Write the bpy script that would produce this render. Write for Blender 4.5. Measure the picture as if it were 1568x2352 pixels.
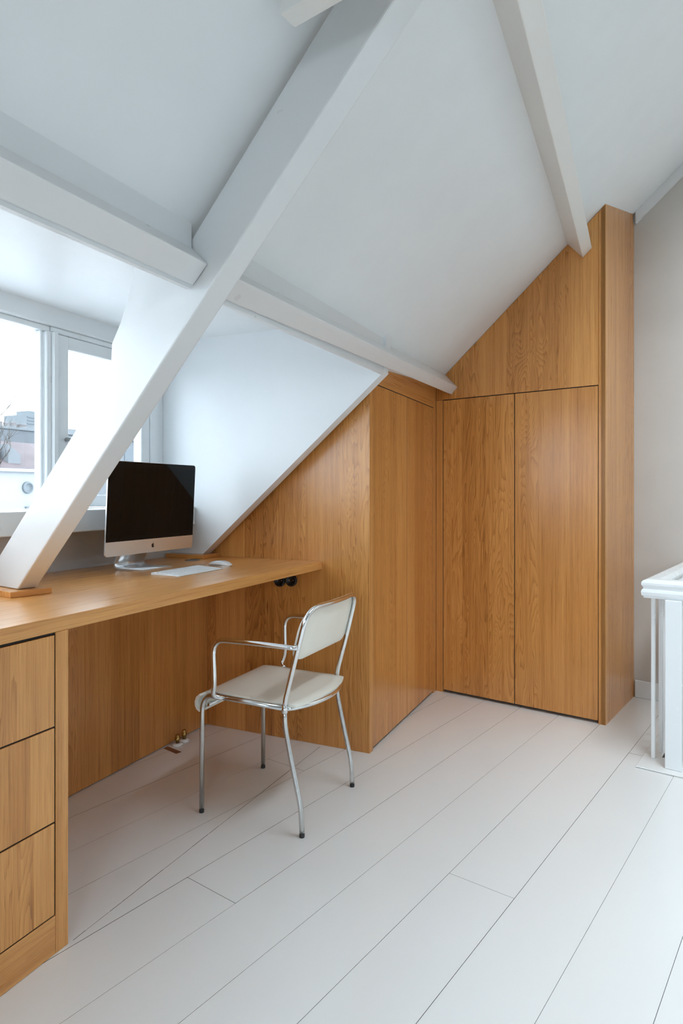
import bpy, bmesh, math, random
from mathutils import Vector, Matrix

random.seed(7)
S = bpy.context.scene
COL = S.collection
for o in list(bpy.data.objects):
    bpy.data.objects.remove(o, do_unlink=True)

# ------------------------------------------------------------------ camera
YAW = math.radians(24.87)                  # desk direction (+Y) lies this far right of the view
cam_d = bpy.data.cameras.new('camera')
cam = bpy.data.objects.new('camera', cam_d)
COL.objects.link(cam)
cam.location = (0.0, 0.0, 1.04)
cam.rotation_euler = (math.pi / 2, 0.0, YAW)
cam_d.sensor_fit = 'HORIZONTAL'
cam_d.sensor_width = 36.0
cam_d.lens = 1493.6 * 36.0 / 1568.0
cam_d.shift_y = -42.7 / 1568.0
cam_d.clip_start = 0.02
cam_d.clip_end = 2000.0
S.camera = cam

# ------------------------------------------------------------------ sky and light
SKY_STRENGTH = 7.0
world = bpy.data.worlds.new('overcast_sky')
S.world = world
world.use_nodes = True
wn = world.node_tree.nodes
wn['Background'].inputs['Color'].default_value = (0.83, 0.925, 1.0, 1)
wn['Background'].inputs['Strength'].default_value = SKY_STRENGTH

def portal(name, loc, rot, sx, sy):
    """sampling portal in a window opening: it only guides the sky's own light"""
    l = bpy.data.lights.new(name, 'AREA')
    l.shape = 'RECTANGLE'; l.size = sx; l.size_y = sy
    l.cycles.is_portal = True
    o = bpy.data.objects.new(name, l); COL.objects.link(o)
    o.location = loc; o.rotation_euler = rot
    return o
# area light looks along its local -Z
portal('dormer_window_portal', (-2.03, -0.10, 1.31), (math.pi/2, 0, -math.pi/2), 4.8, 0.70)
portal('fill_rear_portal', (1.20, -2.80, 1.40), (math.pi/2, 0, 0), 0.8, 1.0)  # serves the added rear opening, out of view
portal('fill_roof_portal', (0.75, 1.70, 3.13), (0, -math.atan(0.877), 0), 1.20, 1.8)  # serves the added roof opening, out of view


S.view_settings.view_transform = 'Standard'
S.view_settings.look = 'None'
S.view_settings.gamma = 1.0
S.view_settings.use_curve_mapping = False
S.view_settings.exposure = 1.95
S.cycles.use_denoising = True
S.cycles.max_bounces = 9
S.cycles.diffuse_bounces = 6
S.cycles.glossy_bounces = 4
S.cycles.use_adaptive_sampling = True
S.cycles.adaptive_threshold = 0.05
S.cycles.transparent_max_bounces = 12
S.cycles.sample_clamp_indirect = 12.0
S.cycles.caustics_reflective = False
S.cycles.caustics_refractive = False

# ------------------------------------------------------------------ frames
# +Y runs along the facade and the desk; the gable, the floor boards and the truss stand 12.18 deg off.
DW = math.radians(37.05) - YAW
WD = Vector((math.sin(DW), math.cos(DW), 0))      # along the floor boards
XD = Vector((math.cos(DW), -math.sin(DW), 0))     # along the gable wall
ZV = Vector((0, 0, 1)); XV = Vector((1, 0, 0)); YV = Vector((0, 1, 0))
def G(s, t, z=0.0):
    return XD * s + WD * t + ZV * z
RN = Vector((-0.659, -0.05, 0.751)).normalized()
RP = Vector((-0.937, 3.31, 1.661))
def roof_z(x, y):
    return RP.z - (RN.x * (x - RP.x) + RN.y * (y - RP.y)) / RN.z

# ------------------------------------------------------------------ materials
MATS = {}
def nd(t, typ, **kw):
    n = t.nodes.new(typ)
    for k, v in kw.items():
        setattr(n, k, v)
    return n
def principled(name, color, rough=0.5, metal=0.0, spec=0.5, coat=0.0):
    m = bpy.data.materials.new(name); m.use_nodes = True
    b = m.node_tree.nodes['Principled BSDF']
    b.inputs['Base Color'].default_value = (*color, 1)
    b.inputs['Roughness'].default_value = rough
    b.inputs['Metallic'].default_value = metal
    b.inputs['Specular IOR Level'].default_value = spec
    b.inputs['Coat Weight'].default_value = coat
    b.inputs['Coat Roughness'].default_value = 0.15
    MATS[name] = m
    return m, m.node_tree, b
def painted(name, color, rough, bump=0.1, scale=25.0, var=0.03, stretch=(1, 1, 1), spec=0.5, coat=0.0, coords='Object'):
    """plain paint: slight tone variation, brush relief, uneven gloss"""
    m, t, b = principled(name, color, rough, spec=spec, coat=coat)
    tc = nd(t, 'ShaderNodeTexCoord'); mp = nd(t, 'ShaderNodeMapping')
    mp.inputs['Scale'].default_value = stretch
    t.links.new(tc.outputs[coords], mp.inputs['Vector'])
    n1 = nd(t, 'ShaderNodeTexNoise'); n1.inputs['Scale'].default_value = scale; n1.inputs['Detail'].default_value = 3
    n2 = nd(t, 'ShaderNodeTexNoise'); n2.inputs['Scale'].default_value = scale * 0.13; n2.inputs['Detail'].default_value = 3
    for n in (n1, n2):
        t.links.new(mp.outputs['Vector'], n.inputs['Vector'])
    cr = nd(t, 'ShaderNodeValToRGB')
    cr.color_ramp.elements[0].position = 0.3; cr.color_ramp.elements[1].position = 0.7
    cr.color_ramp.elements[0].color = (*[c * (1 - var) for c in color], 1)
    cr.color_ramp.elements[1].color = (*[min(1, c * (1 + var)) for c in color], 1)
    t.links.new(n2.outputs['Fac'], cr.inputs['Fac'])
    t.links.new(cr.outputs['Color'], b.inputs['Base Color'])
    mr = nd(t, 'ShaderNodeMapRange')
    mr.inputs['To Min'].default_value = max(0.02, rough - 0.06); mr.inputs['To Max'].default_value = rough + 0.06
    t.links.new(n1.outputs['Fac'], mr.inputs['Value']); t.links.new(mr.outputs['Result'], b.inputs['Roughness'])
    if bump > 0.07:
        bp = nd(t, 'ShaderNodeBump'); bp.inputs['Strength'].default_value = bump; bp.inputs['Distance'].default_value = 0.002
        t.links.new(n1.outputs['Fac'], bp.inputs['Height']); t.links.new(bp.outputs['Normal'], b.inputs['Normal'])
    return m

def mathn(t, op, a, b=None, c=None):
    n = nd(t, 'ShaderNodeMath', operation=op)
    for i, v in enumerate((a, b, c)):
        if v is None: continue
        if isinstance(v, (int, float)): n.inputs[i].default_value = v
        else: t.links.new(v, n.inputs[i])
    return n.outputs[0]
def combine(t, x, y, z):
    n = nd(t, 'ShaderNodeCombineXYZ')
    for i, v in enumerate((x, y, z)):
        if isinstance(v, (int, float)): n.inputs[i].default_value = v
        else: t.links.new(v, n.inputs[i])
    return n.outputs[0]
def noise(t, vec, detail=3.0, rough=0.5, dist=0.0):
    n = nd(t, 'ShaderNodeTexNoise'); n.inputs['Scale'].default_value = 1.0
    n.inputs['Detail'].default_value = detail; n.inputs['Roughness'].default_value = rough
    n.inputs['Distortion'].default_value = dist
    t.links.new(vec, n.inputs['Vector'])
    return n.outputs['Fac']

def oak(name, dark, mid, light, rough=0.27, stave=0.15, fig=0.30):
    """oak veneer: staves of different tone, streaks, flame figure, pores; u across and v along the grain, in metres"""
    m, t, b = principled(name, mid, rough, spec=0.5, coat=0.35)
    b.inputs['Coat Roughness'].default_value = 0.24
    uv = nd(t, 'ShaderNodeUVMap'); uv.uv_map = 'UVMap'
    sp = nd(t, 'ShaderNodeSeparateXYZ'); t.links.new(uv.outputs['UV'], sp.inputs[0])
    u, v = sp.outputs[0], sp.outputs[1]
    idx = mathn(t, 'FLOOR', mathn(t, 'DIVIDE', u, stave))
    w1 = nd(t, 'ShaderNodeTexWhiteNoise', noise_dimensions='1D'); t.links.new(idx, w1.inputs['W'])
    r1 = w1.outputs['Value']
    w2 = nd(t, 'ShaderNodeTexWhiteNoise', noise_dimensions='1D')
    t.links.new(mathn(t, 'ADD', idx, 57.3), w2.inputs['W']); r2 = w2.outputs['Value']
    seed = mathn(t, 'MULTIPLY', r1, 41.0)
    n = noise(t, combine(t, mathn(t, 'MULTIPLY', u, 9.5), mathn(t, 'MULTIPLY', v, 0.95), seed), 2.5, 0.45, 0.5)
    mask = nd(t, 'ShaderNodeMapRange', interpolation_type='SMOOTHSTEP')
    mask.inputs['From Min'].default_value = 0.55; mask.inputs['From Max'].default_value = 0.75
    mask.inputs['To Min'].default_value = 0.08
    t.links.new(r2, mask.inputs['Value'])
    fine = noise(t, combine(t, mathn(t, 'MULTIPLY', u, 190.0), mathn(t, 'MULTIPLY', v, 2.6), seed), 4.0, 0.62)
    ring = mathn(t, 'FRACT', mathn(t, 'ADD', mathn(t, 'MULTIPLY', n, 40.0), mathn(t, 'MULTIPLY', fine, 0.55)))
    ring = mathn(t, 'POWER', ring, 2.6)
    mids = noise(t, combine(t, mathn(t, 'MULTIPLY', u, 42.0), mathn(t, 'MULTIPLY', v, 0.7), seed), 3.0, 0.55)
    broad = noise(t, combine(t, mathn(t, 'MULTIPLY', u, 5.0), mathn(t, 'MULTIPLY', v, 0.8), 3.1), 2.0)
    pore = noise(t, combine(t, mathn(t, 'MULTIPLY', u, 430.0), mathn(t, 'MULTIPLY', v, 9.0), seed), 2.0)
    pr = nd(t, 'ShaderNodeMapRange'); pr.inputs['From Min'].default_value = 0.55; pr.inputs['From Max'].default_value = 0.66
    t.links.new(pore, pr.inputs['Value'])
    val = mathn(t, 'ADD', 0.60, mathn(t, 'MULTIPLY', mathn(t, 'SUBTRACT', fine, 0.5), 0.62))
    val = mathn(t, 'ADD', val, mathn(t, 'MULTIPLY', mathn(t, 'SUBTRACT', mids, 0.5), 0.42))
    val = mathn(t, 'ADD', val, mathn(t, 'MULTIPLY', mathn(t, 'SUBTRACT', broad, 0.5), 0.30))
    val = mathn(t, 'ADD', val, mathn(t, 'MULTIPLY', mathn(t, 'SUBTRACT', r1, 0.5), 0.22))
    val = mathn(t, 'SUBTRACT', val, mathn(t, 'MULTIPLY', mathn(t, 'MULTIPLY', ring, mask.outputs[0]), fig))
    val = mathn(t, 'SUBTRACT', val, mathn(t, 'MULTIPLY', pr.outputs[0], 0.15))
    cr = nd(t, 'ShaderNodeValToRGB')
    e = cr.color_ramp.elements
    e[0].position = 0.10; e[0].color = (*dark, 1)
    e[1].position = 0.88; e[1].color = (*light, 1)
    k = e.new(0.5); k.color = (*mid, 1)
    t.links.new(val, cr.inputs['Fac']); t.links.new(cr.outputs['Color'], b.inputs['Base Color'])
    rr = nd(t, 'ShaderNodeMapRange'); rr.inputs['To Min'].default_value = rough - 0.05; rr.inputs['To Max'].default_value = rough + 0.1
    t.links.new(fine, rr.inputs['Value']); t.links.new(rr.outputs[0], b.inputs['Roughness'])
    bp = nd(t, 'ShaderNodeBump'); bp.inputs['Strength'].default_value = 0.12; bp.inputs['Distance'].default_value = 0.001
    t.links.new(fine, bp.inputs['Height']); t.links.new(bp.outputs['Normal'], b.inputs['Normal'])
    return m

oak('oak_veneer', (0.28, 0.094, 0.019), (0.58, 0.246, 0.060), (0.79, 0.392, 0.118))
oak('oak_edge', (0.33, 0.115, 0.024), (0.59, 0.255, 0.064), (0.79, 0.395, 0.121), stave=0.5, fig=0.15)
painted('plaster_dormer_lit', (0.76, 0.78, 0.79), 0.40, bump=0.03, scale=60, var=0.01)  # same plaster as the ceiling, tone shifted for the light in the dormer
painted('beam_cream', (0.77, 0.755, 0.72), 0.35, bump=0.10, scale=12, var=0.02)
painted('plaster_white', (0.79, 0.81, 0.815), 0.55, bump=0.04, scale=60, var=0.012)
painted('beam_white', (0.74, 0.748, 0.748), 0.30, bump=0.10, scale=12, var=0.02)
painted('frame_white', (0.74, 0.765, 0.775), 0.30, bump=0.0, scale=30, var=0.012)
painted('bounce_cut_dark', (0.20, 0.17, 0.14), 0.7, bump=0.2, scale=8, var=0.1)  # far slope, out of view, made dark to cut bounce onto the purlins
painted('bounce_cut_grey', (0.36, 0.36, 0.36), 0.6, bump=0.05, scale=30)  # unseen rear and east walls toned down to cut bounce light
painted('gable_paint', (0.56, 0.53, 0.49), 0.6, bump=0.06, scale=50, var=0.02)
painted('lower_wall_paint', (0.62, 0.61, 0.60), 0.6, bump=0.15, scale=20, var=0.03)
painted('floor_paint', (0.78, 0.775, 0.76), 0.20, bump=0.05, scale=9, var=0.02, coat=0.15)
painted('balustrade_white', (0.84, 0.86, 0.87), 0.25, bump=0.05, scale=30, var=0.01)
painted('stair_grey', (0.45, 0.44, 0.42), 0.5, bump=0.1, scale=20)
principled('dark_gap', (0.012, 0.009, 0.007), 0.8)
principled('floor_gap', (0.10, 0.085, 0.07), 0.8)
painted('bare_wood', (0.23, 0.10, 0.045), 0.6, bump=0.2, scale=40, var=0.2)
principled('chrome', (0.82, 0.83, 0.83), 0.10, metal=1.0)
principled('satin_steel', (0.66, 0.67, 0.66), 0.22, metal=1.0)
painted('chair_plastic', (0.86, 0.83, 0.735), 0.38, bump=0.05, scale=80, var=0.012)
principled('black_rubber', (0.02, 0.02, 0.02), 0.6)
principled('black_plastic', (0.012, 0.012, 0.013), 0.35)
principled('aluminium', (0.78, 0.79, 0.80), 0.30, metal=0.85)
principled('screen_glass', (0.003, 0.0035, 0.004), 0.03, spec=0.16)
principled('screen_bezel', (0.006, 0.006, 0.007), 0.03, spec=0.16)
principled('logo_black', (0.015, 0.012, 0.010), 0.25)
principled('keyboard_white', (0.82, 0.83, 0.84), 0.4)
principled('key_white', (0.86, 0.87, 0.88), 0.45)
principled('mouse_white', (0.85, 0.86, 0.87), 0.12, coat=0.5)
principled('grommet_grey', (0.20, 0.20, 0.205), 0.4, metal=0.4)
principled('brass', (0.45, 0.30, 0.10), 0.3, metal=1.0)
principled('ceramic_white', (0.85, 0.86, 0.86), 0.15)
principled('handle_grey', (0.36, 0.37, 0.37), 0.4, metal=0.5)
# window pane: clear, mirrors a little at the surface
def window_glass(name, tint):
  gm = bpy.data.materials.new(name); gm.use_nodes = True
  gt = gm.node_tree; gt.nodes.clear()
  go = nd(gt, 'ShaderNodeOutputMaterial'); gmix = nd(gt, 'ShaderNodeMixShader'); gtr = nd(gt, 'ShaderNodeBsdfTransparent')
  gtr.inputs['Color'].default_value = (*tint, 1)
  ggl = nd(gt, 'ShaderNodeBsdfGlossy'); ggl.inputs['Roughness'].default_value = 0.01
  glw = nd(gt, 'ShaderNodeFresnel'); glw.inputs['IOR'].default_value = 1.3
  ggeo = nd(gt, 'ShaderNodeNewGeometry')
  gfac = mathn(gt, 'MULTIPLY', glw.outputs[0], mathn(gt, 'SUBTRACT', 1.0, ggeo.outputs['Backfacing']))
  gt.links.new(gfac, gmix.inputs[0]); gt.links.new(gtr.outputs[0], gmix.inputs[1]); gt.links.new(ggl.outputs[0], gmix.inputs[2])
  gt.links.new(gmix.outputs[0], go.inputs['Surface']); MATS[name] = gm
window_glass('window_glass', (0.90, 0.92, 0.93))  # clear panes of the added fill windows
window_glass('dimming_glass', (0.44, 0.455, 0.465))     # dark tint put in to dim the dormer light and the view outside
# outdoors
painted('render_white', (0.296, 0.301, 0.306), 0.8, bump=0.2, scale=6, var=0.05)
painted('bounce_pale', (0.62, 0.63, 0.64), 0.8, bump=0.1, scale=4, var=0.05)  # colour of the added bounce slab outside
painted('brick_grey', (0.136, 0.146, 0.158), 0.9, bump=0.4, scale=9, var=0.12)
painted('roof_tile_red', (0.109, 0.083, 0.085), 0.8, bump=0.6, scale=8, var=0.18)
painted('chimney_pot_clay', (0.196, 0.182, 0.182), 0.8, bump=0.2, scale=5, var=0.1)
painted('far_concrete', (0.162, 0.178, 0.188), 0.9, bump=0.1, scale=1, var=0.06)
painted('far_facade', (0.188, 0.197, 0.207), 0.9, bump=0.1, scale=1, var=0.05)
principled('far_window', (0.10, 0.115, 0.13), 0.3)
painted('bark', (0.10, 0.085, 0.07), 0.9, bump=0.4, scale=20, var=0.1)
painted('street_grey', (0.10, 0.10, 0.10), 0.9, bump=0.1, scale=1)

# ------------------------------------------------------------------ mesh helpers
ORIGIN = {}
class MB:
    """collects world-space geometry for ONE mesh object"""
    def __init__(self): self.bm = bmesh.new()
    def prism(self, poly, ext, bevel=0.0, seg=1):
        """polygon (world points) swept by the vector ext"""
        bm = self.bm
        a = [bm.verts.new(p) for p in poly]
        b = [bm.verts.new(Vector(p) + Vector(ext)) for p in poly]
        fs = [bm.faces.new(a), bm.faces.new(list(reversed(b)))]
        n = len(a)
        for i in range(n):
            fs.append(bm.faces.new((a[i], b[i], b[(i + 1) % n], a[(i + 1) % n])))
        bmesh.ops.recalc_face_normals(bm, faces=fs)
        if bevel > 0:
            es = list({e for f in fs for e in f.edges})
            bmesh.ops.bevel(bm, geom=es, offset=bevel, segments=seg, profile=0.5, affect='EDGES')
        return self
    def box(self, o, ax, bevel=0.0, seg=1):
        """o corner, ax three edge vectors"""
        o = Vector(o); x, y, z = [Vector(v) for v in ax]
        return self.prism([o, o + x, o + x + y, o + y], z, bevel, seg)
    def xbox(self, x0, x1, y0, y1, z0, z1, bevel=0.0, seg=1):
        return self.box((x0, y0, z0), ((x1 - x0, 0, 0), (0, y1 - y0, 0), (0, 0, z1 - z0)), bevel, seg)
    def gbox(self, s0, s1, t0, t1, z0, z1, bevel=0.0, seg=1):
        return self.box(G(s0, t0, z0), (XD * (s1 - s0), WD * (t1 - t0), ZV * (z1 - z0)), bevel, seg)
    def hexa(self, a, b, bevel=0.0):
        """two matching quads joined"""
        bm = self.bm
        va = [bm.verts.new(p) for p in a]; vb = [bm.verts.new(p) for p in b]
        fs = [bm.faces.new(va), bm.faces.new(list(reversed(vb)))]
        for i in range(4):
            fs.append(bm.faces.new((va[i], vb[i], vb[(i + 1) % 4], va[(i + 1) % 4])))
        bmesh.ops.recalc_face_normals(bm, faces=fs)
        if bevel > 0:
            bmesh.ops.bevel(bm, geom=list({e for f in fs for e in f.edges}), offset=bevel, segments=2, profile=0.5, affect='EDGES')
        return self
    def quad(self, pts):
        self.bm.faces.new([self.bm.verts.new(p) for p in pts]); return self
    def tube(self, pts, r, n=10, caps=True):
        """sweep along points; r a number or one radius per point"""
        bm = self.bm; pts = [Vector(p) for p in pts]
        rr = r if isinstance(r, (list, tuple)) else [r] * len(pts)
        T = []
        for i in range(len(pts)):
            d = pts[min(i + 1, len(pts) - 1)] - pts[max(i - 1, 0)]
            T.append(d.normalized())
        up = Vector((0, 0, 1)) if abs(T[0].z) < 0.9 else Vector((1, 0, 0))
        N = (up - T[0] * up.dot(T[0])).normalized()
        rings = []
        for i, p in enumerate(pts):
            N = (N - T[i] * N.dot(T[i])).normalized(); B = T[i].cross(N)
            rings.append([bm.verts.new(p + (N * math.cos(2 * math.pi * k / n) + B * math.sin(2 * math.pi * k / n)) * rr[i]) for k in range(n)])
        for i in range(len(rings) - 1):
            for k in range(n):
                f = bm.faces.new((rings[i][k], rings[i][(k + 1) % n], rings[i + 1][(k + 1) % n], rings[i + 1][k])); f.smooth = True
        if caps:
            bm.faces.new(list(reversed(rings[0]))); bm.faces.new(rings[-1])
        return self
    def lathe(self, c, prof, n=24, axis=None, xa=None):
        """prof: (radius, height) pairs about axis through c"""
        bm = self.bm; c = Vector(c); az = Vector(axis or (0, 0, 1)).normalized()
        ax = Vector(xa).normalized() if xa else (Vector((1, 0, 0)) if abs(az.x) < 0.9 else Vector((0, 1, 0)))
        ax = (ax - az * ax.dot(az)).normalized(); ay = az.cross(ax)
        rings = []
        for r, h in prof:
            if r < 1e-6: rings.append([bm.verts.new(c + az * h)])
            else: rings.append([bm.verts.new(c + az * h + (ax * math.cos(2 * math.pi * k / n) + ay * math.sin(2 * math.pi * k / n)) * r) for k in range(n)])
        for a, b in zip(rings, rings[1:]):
            for k in range(n):
                q = [a[k % len(a)], a[(k + 1) % len(a)], b[(k + 1) % len(b)], b[k % len(b)]]
                q = [v for i, v in enumerate(q) if v not in q[:i]]
                if len(q) > 2:
                    f = bm.faces.new(q); f.smooth = True
        if len(rings[0]) > 1: bm.faces.new(rings[0])
        if len(rings[-1]) > 1: bm.faces.new(rings[-1])
        return self
    def build(self, name, mat, parent=None, grain=None, smooth=False, seed=None, side_mat=None):
        bm = self.bm
        bmesh.ops.recalc_face_normals(bm, faces=bm.faces[:])
        if grain is not None:
            g = Vector(grain).normalized(); uvl = bm.loops.layers.uv.new('UVMap')
            rnd = random.Random(seed if seed is not None else hash(name) % 999 + len(bpy.data.objects) * 13)
            du, dv = rnd.uniform(-40, 40), rnd.uniform(-40, 40)
            for f in bm.faces:
                n = f.normal
                if abs(n.dot(g)) > 0.85:
                    ua = n.orthogonal().normalized(); va = n.cross(ua)
                    for l in f.loops: l[uvl].uv = (l.vert.co.dot(ua) + du, l.vert.co.dot(va) * 8 + dv)
                else:
                    ua = n.cross(g).normalized()
                    if (ua.x + ua.y + ua.z) < 0: ua = -ua
                    for l in f.loops: l[uvl].uv = (l.vert.co.dot(ua) + du, l.vert.co.dot(g) + dv)
        if parent is not None:
            org = ORIGIN[parent.name]
        else:
            xs = [v.co for v in bm.verts]
            org = Vector(((min(v.x for v in xs) + max(v.x for v in xs)) / 2, (min(v.y for v in xs) + max(v.y for v in xs)) / 2, min(v.z for v in xs)))
        bmesh.ops.translate(bm, vec=-org, verts=bm.verts[:])
        me = bpy.data.meshes.new(name); bm.to_mesh(me); bm.free()
        if smooth:
            for p in me.polygons: p.use_smooth = True
        me.materials.append(MATS[mat])
        if side_mat:
            me.materials.append(MATS[side_mat])
            for p in me.polygons:
                if abs(p.normal.z) < 0.5: p.material_index = 1
        o = bpy.data.objects.new(name, me); COL.objects.link(o)
        if parent is not None: o.parent = parent
        else: o.location = org
        ORIGIN[o.name] = org
        return o
def thing(name, loc, label, cat, group=None, kind=None):
    o = bpy.data.objects.new(name, None); o.empty_display_size = 0.05; COL.objects.link(o)
    o.location = loc; ORIGIN[o.name] = Vector(loc)
    return tag(o, label, cat, group, kind)
def tag(o, label=None, cat=None, group=None, kind=None):
    if label: o['label'] = label
    if cat: o['category'] = cat
    if group: o['group'] = group
    if kind: o['kind'] = kind
    return o
def struct(o, label=None):
    o['kind'] = 'structure'
    if label: o['label'] = label
    return o
def bez(pts, r, n=6):
    """polyline with its inner corners rounded by radius r (number or per corner)"""
    pts = [Vector(p) for p in pts]; out = [pts[0]]
    for i in range(1, len(pts) - 1):
        rr = r[i - 1] if isinstance(r, (list, tuple)) else r
        a = (pts[i - 1] - pts[i]); b = (pts[i + 1] - pts[i])
        da = min(rr, a.length * 0.49); db = min(rr, b.length * 0.49)
        p0 = pts[i] + a.normalized() * da; p2 = pts[i] + b.normalized() * db
        for k in range(n + 1):
            q = k / n
            out.append(p0 * (1 - q) ** 2 + pts[i] * 2 * q * (1 - q) + p2 * q * q)
    out.append(pts[-1]); return out
def clip(poly, n, d):
    """keep the part of a 2-D polygon where n.p <= d"""
    out = []
    for i in range(len(poly)):
        a, b = poly[i], poly[(i + 1) % len(poly)]
        fa, fb = n[0] * a[0] + n[1] * a[1] - d, n[0] * b[0] + n[1] * b[1] - d
        if fa <= 0: out.append(a)
        if (fa < 0 < fb) or (fb < 0 < fa):
            k = fa / (fa - fb); out.append((a[0] + (b[0] - a[0]) * k, a[1] + (b[1] - a[1]) * k))
    return out

# ------------------------------------------------------------------ room shell
T_GABLE = 3.561
X_WEST, X_EAST, Y_REAR = -1.93, 3.0, -2.7
X_RIDGE = 1.3

# floor: slab plus painted boards laid along WD
def room_clip(poly):
    for n, d in (((-1, 0), -X_WEST + 0.0), ((1, 0), X_EAST), ((0, -1), -Y_REAR), ((WD.x, WD.y), T_GABLE)):
        poly = clip(poly, n, d)
        if len(poly) < 3: return None
    return poly
HS0, HS1, HT0 = -0.560, 0.42, 2.775        # stairwell opening in (s, t)
fb = MB()
def slab_piece(rect):
    p = room_clip([tuple(G(s, t).xy) for s, t in rect])
    if p: fb.prism([(x, y, -0.14) for x, y in p], (0, 0, 0.118))
slab_piece([(-4.2, -4.5), (4.5, -4.5), (4.5, HT0), (-4.2, HT0)])
slab_piece([(-4.2, HT0), (HS0, HT0), (HS0, 3.7), (-4.2, 3.7)])
slab_piece([(HS1, HT0), (4.5, HT0), (4.5, 3.7), (HS1, 3.7)])
floor = struct(fb.build('floor', 'floor_gap'), 'white painted floor of wide wooden boards with thin dark joints')
PW = 0.1857
GAP = 0.0005
def plank(s0, s1, t0, t1):
    p = room_clip([tuple(G(s, t).xy) for s, t in ((s0 + GAP, t0 + GAP), (s1 - GAP, t0 + GAP), (s1 - GAP, t1 - GAP), (s0 + GAP, t1 - GAP))])
    if not p: return
    m = MB()
    dz = random.uniform(-0.0006, 0.0003)
    m.prism([(x, y, -0.0215) for x, y in p], (0, 0, 0.0215 + min(dz, 0.0)))
    m.build('plank', 'floor_paint', floor, side_mat='floor_gap')
rp = random.Random(5)
for k in range(-24, 15):
    s1 = -0.2805 - PW * k; s0 = s1 - PW
    cuts = [-4.4, rp.uniform(-1.6, -0.2), 3.7]
    mid = (s0 + s1) / 2
    if abs(mid + 1.304) < 0.05: cuts = [-4.4, -1.0, 1.155, 3.7]
    if abs(mid + 0.745) < 0.05: cuts = [-4.4, -0.7, 1.599, 3.7]
    if abs(mid + 1.675) < 0.05: cuts = [-4.4, -0.5, 1.86, 3.7]
    for a, b in zip(cuts, cuts[1:]):
        if b > HT0 and s1 > HS0 and s0 < HS1:
            plank(s0, s1, a, HT0)
            if s0 < HS0: plank(s0, HS0, HT0, b)
            if s1 > HS1: plank(HS1, s1, HT0, b)
        else:
            plank(s0, s1, a, b)
# filled crack along the line of the worktop edge, where an older partition stood
m = MB()
rc = random.Random(3); y = 1.11
while y < 2.38:
    L = rc.uniform(0.02, 0.10)
    m.xbox(-1.2032 - rc.uniform(0.0, 0.0007), -1.2027 + rc.uniform(0.0, 0.0005), y, min(y + L, 2.385), 0.0, 0.0004)
    y += L + rc.uniform(0.0, 0.004)
m.build('joint_crack', 'floor_gap', floor)
m = MB()
m.prism([(-1.772, 2.100, 0.0), (-1.690, 2.078, 0.0), (-1.683, 2.102, 0.0), (-1.772, 2.124, 0.0)], (0, 0, 0.0008))
tag(m.build('bare_patch', 'bare_wood', floor), 'bare brown wood patch where paint is missing')

# stairwell below the floor
m = MB()
m.gbox(HS0 - 0.02, HS0, HT0 - 0.02, T_GABLE, -2.3, -0.14)
m.gbox(HS1, HS1 + 0.02, HT0 - 0.02, T_GABLE, -2.3, -0.14)
m.gbox(HS0, HS1, HT0 - 0.02, HT0, -2.3, -0.14)
struct(m.build('wall_stairwell', 'gable_paint'), 'plain painted wall lining the stairwell')
st = thing('staircase', G(HS0 + 0.5, 3.2, -2.3), 'grey painted stairs going down behind the white balustrade', 'stairs')
for k in range(6):
    MB().gbox(HS0 + 0.16 * k, HS0 + 0.16 * (k + 1) + 0.02, HT0 + 0.01, T_GABLE - 0.005, -0.24 - 0.19 * k, -0.20 - 0.19 * k, 0.004).build('tread', 'stair_grey', st)

# sloping ceiling: facade side (with the dormer opening) and the opposite slope
def roof_pt(x, y, d=0.0): return Vector((x, y, roof_z(x, y) + d))
XF = -0.905                                # dormer edge of the slope
DY0, DY1 = -2.50, 2.36                     # dormer between these
m = MB()
def slope_piece(x0, x1, y0, y1):
    m.prism([roof_pt(x0, y0), roof_pt(x1, y0), roof_pt(x1, y1), roof_pt(x0, y1)], (0, 0, 0.10))
KX0, KX1, KY0, KY1 = 0.30, 1.20, 0.80, 2.60     # roof opening added for fill light, unseen right of the view
slope_piece(XF, KX0, Y_REAR - 0.1, 4.3)
slope_piece(KX1, X_RIDGE, Y_REAR - 0.1, 4.3)
slope_piece(KX0, KX1, Y_REAR - 0.1, KY0)
slope_piece(KX0, KX1, KY1, 4.3)
slope_piece(-2.05, XF, DY1, 4.3)
slope_piece(-2.05, XF, Y_REAR - 0.1, DY0)
struct(m.build('ceiling', 'plaster_white'), 'white plastered sloping attic ceiling')
m = MB()
def east_pt(x, y, d=0.0): return Vector((x, y, roof_z(X_RIDGE, y) - 0.877 * (x - X_RIDGE) + d))
m.prism([east_pt(X_RIDGE, Y_REAR - 0.1), east_pt(X_EAST + 0.1, Y_REAR - 0.1), east_pt(X_EAST + 0.1, 4.3), east_pt(X_RIDGE, 4.3)], (0, 0, 0.10))
struct(m.build('ceiling', 'bounce_cut_dark'), 'unseen slope beyond the ridge, darkened to cut bounce light')
def roof_box(x0, x1, y0, y1, d0, d1): return MB().prism([roof_pt(x0, y0, d0), roof_pt(x1, y0, d0), roof_pt(x1, y1, d0), roof_pt(x0, y1, d0)], (0, 0, d1 - d0))
rw = struct(roof_box(KX0, KX0 + 0.04, KY0, KY1, 0.02, 0.09).build('fill_window_roof', 'frame_white'), 'unseen roof window near the ridge, added for fill light')
for q in ((KX1 - 0.04, KX1, KY0, KY1), (KX0 + 0.04, KX1 - 0.04, KY0, KY0 + 0.05), (KX0 + 0.04, KX1 - 0.04, KY1 - 0.05, KY1)):
    roof_box(*q, 0.02, 0.09).build('fill_window_bar', 'frame_white', rw)
roof_box(KX0 + 0.04, KX1 - 0.04, KY0 + 0.05, KY1 - 0.05, 0.05, 0.056).build('pane', 'window_glass', rw)

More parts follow.
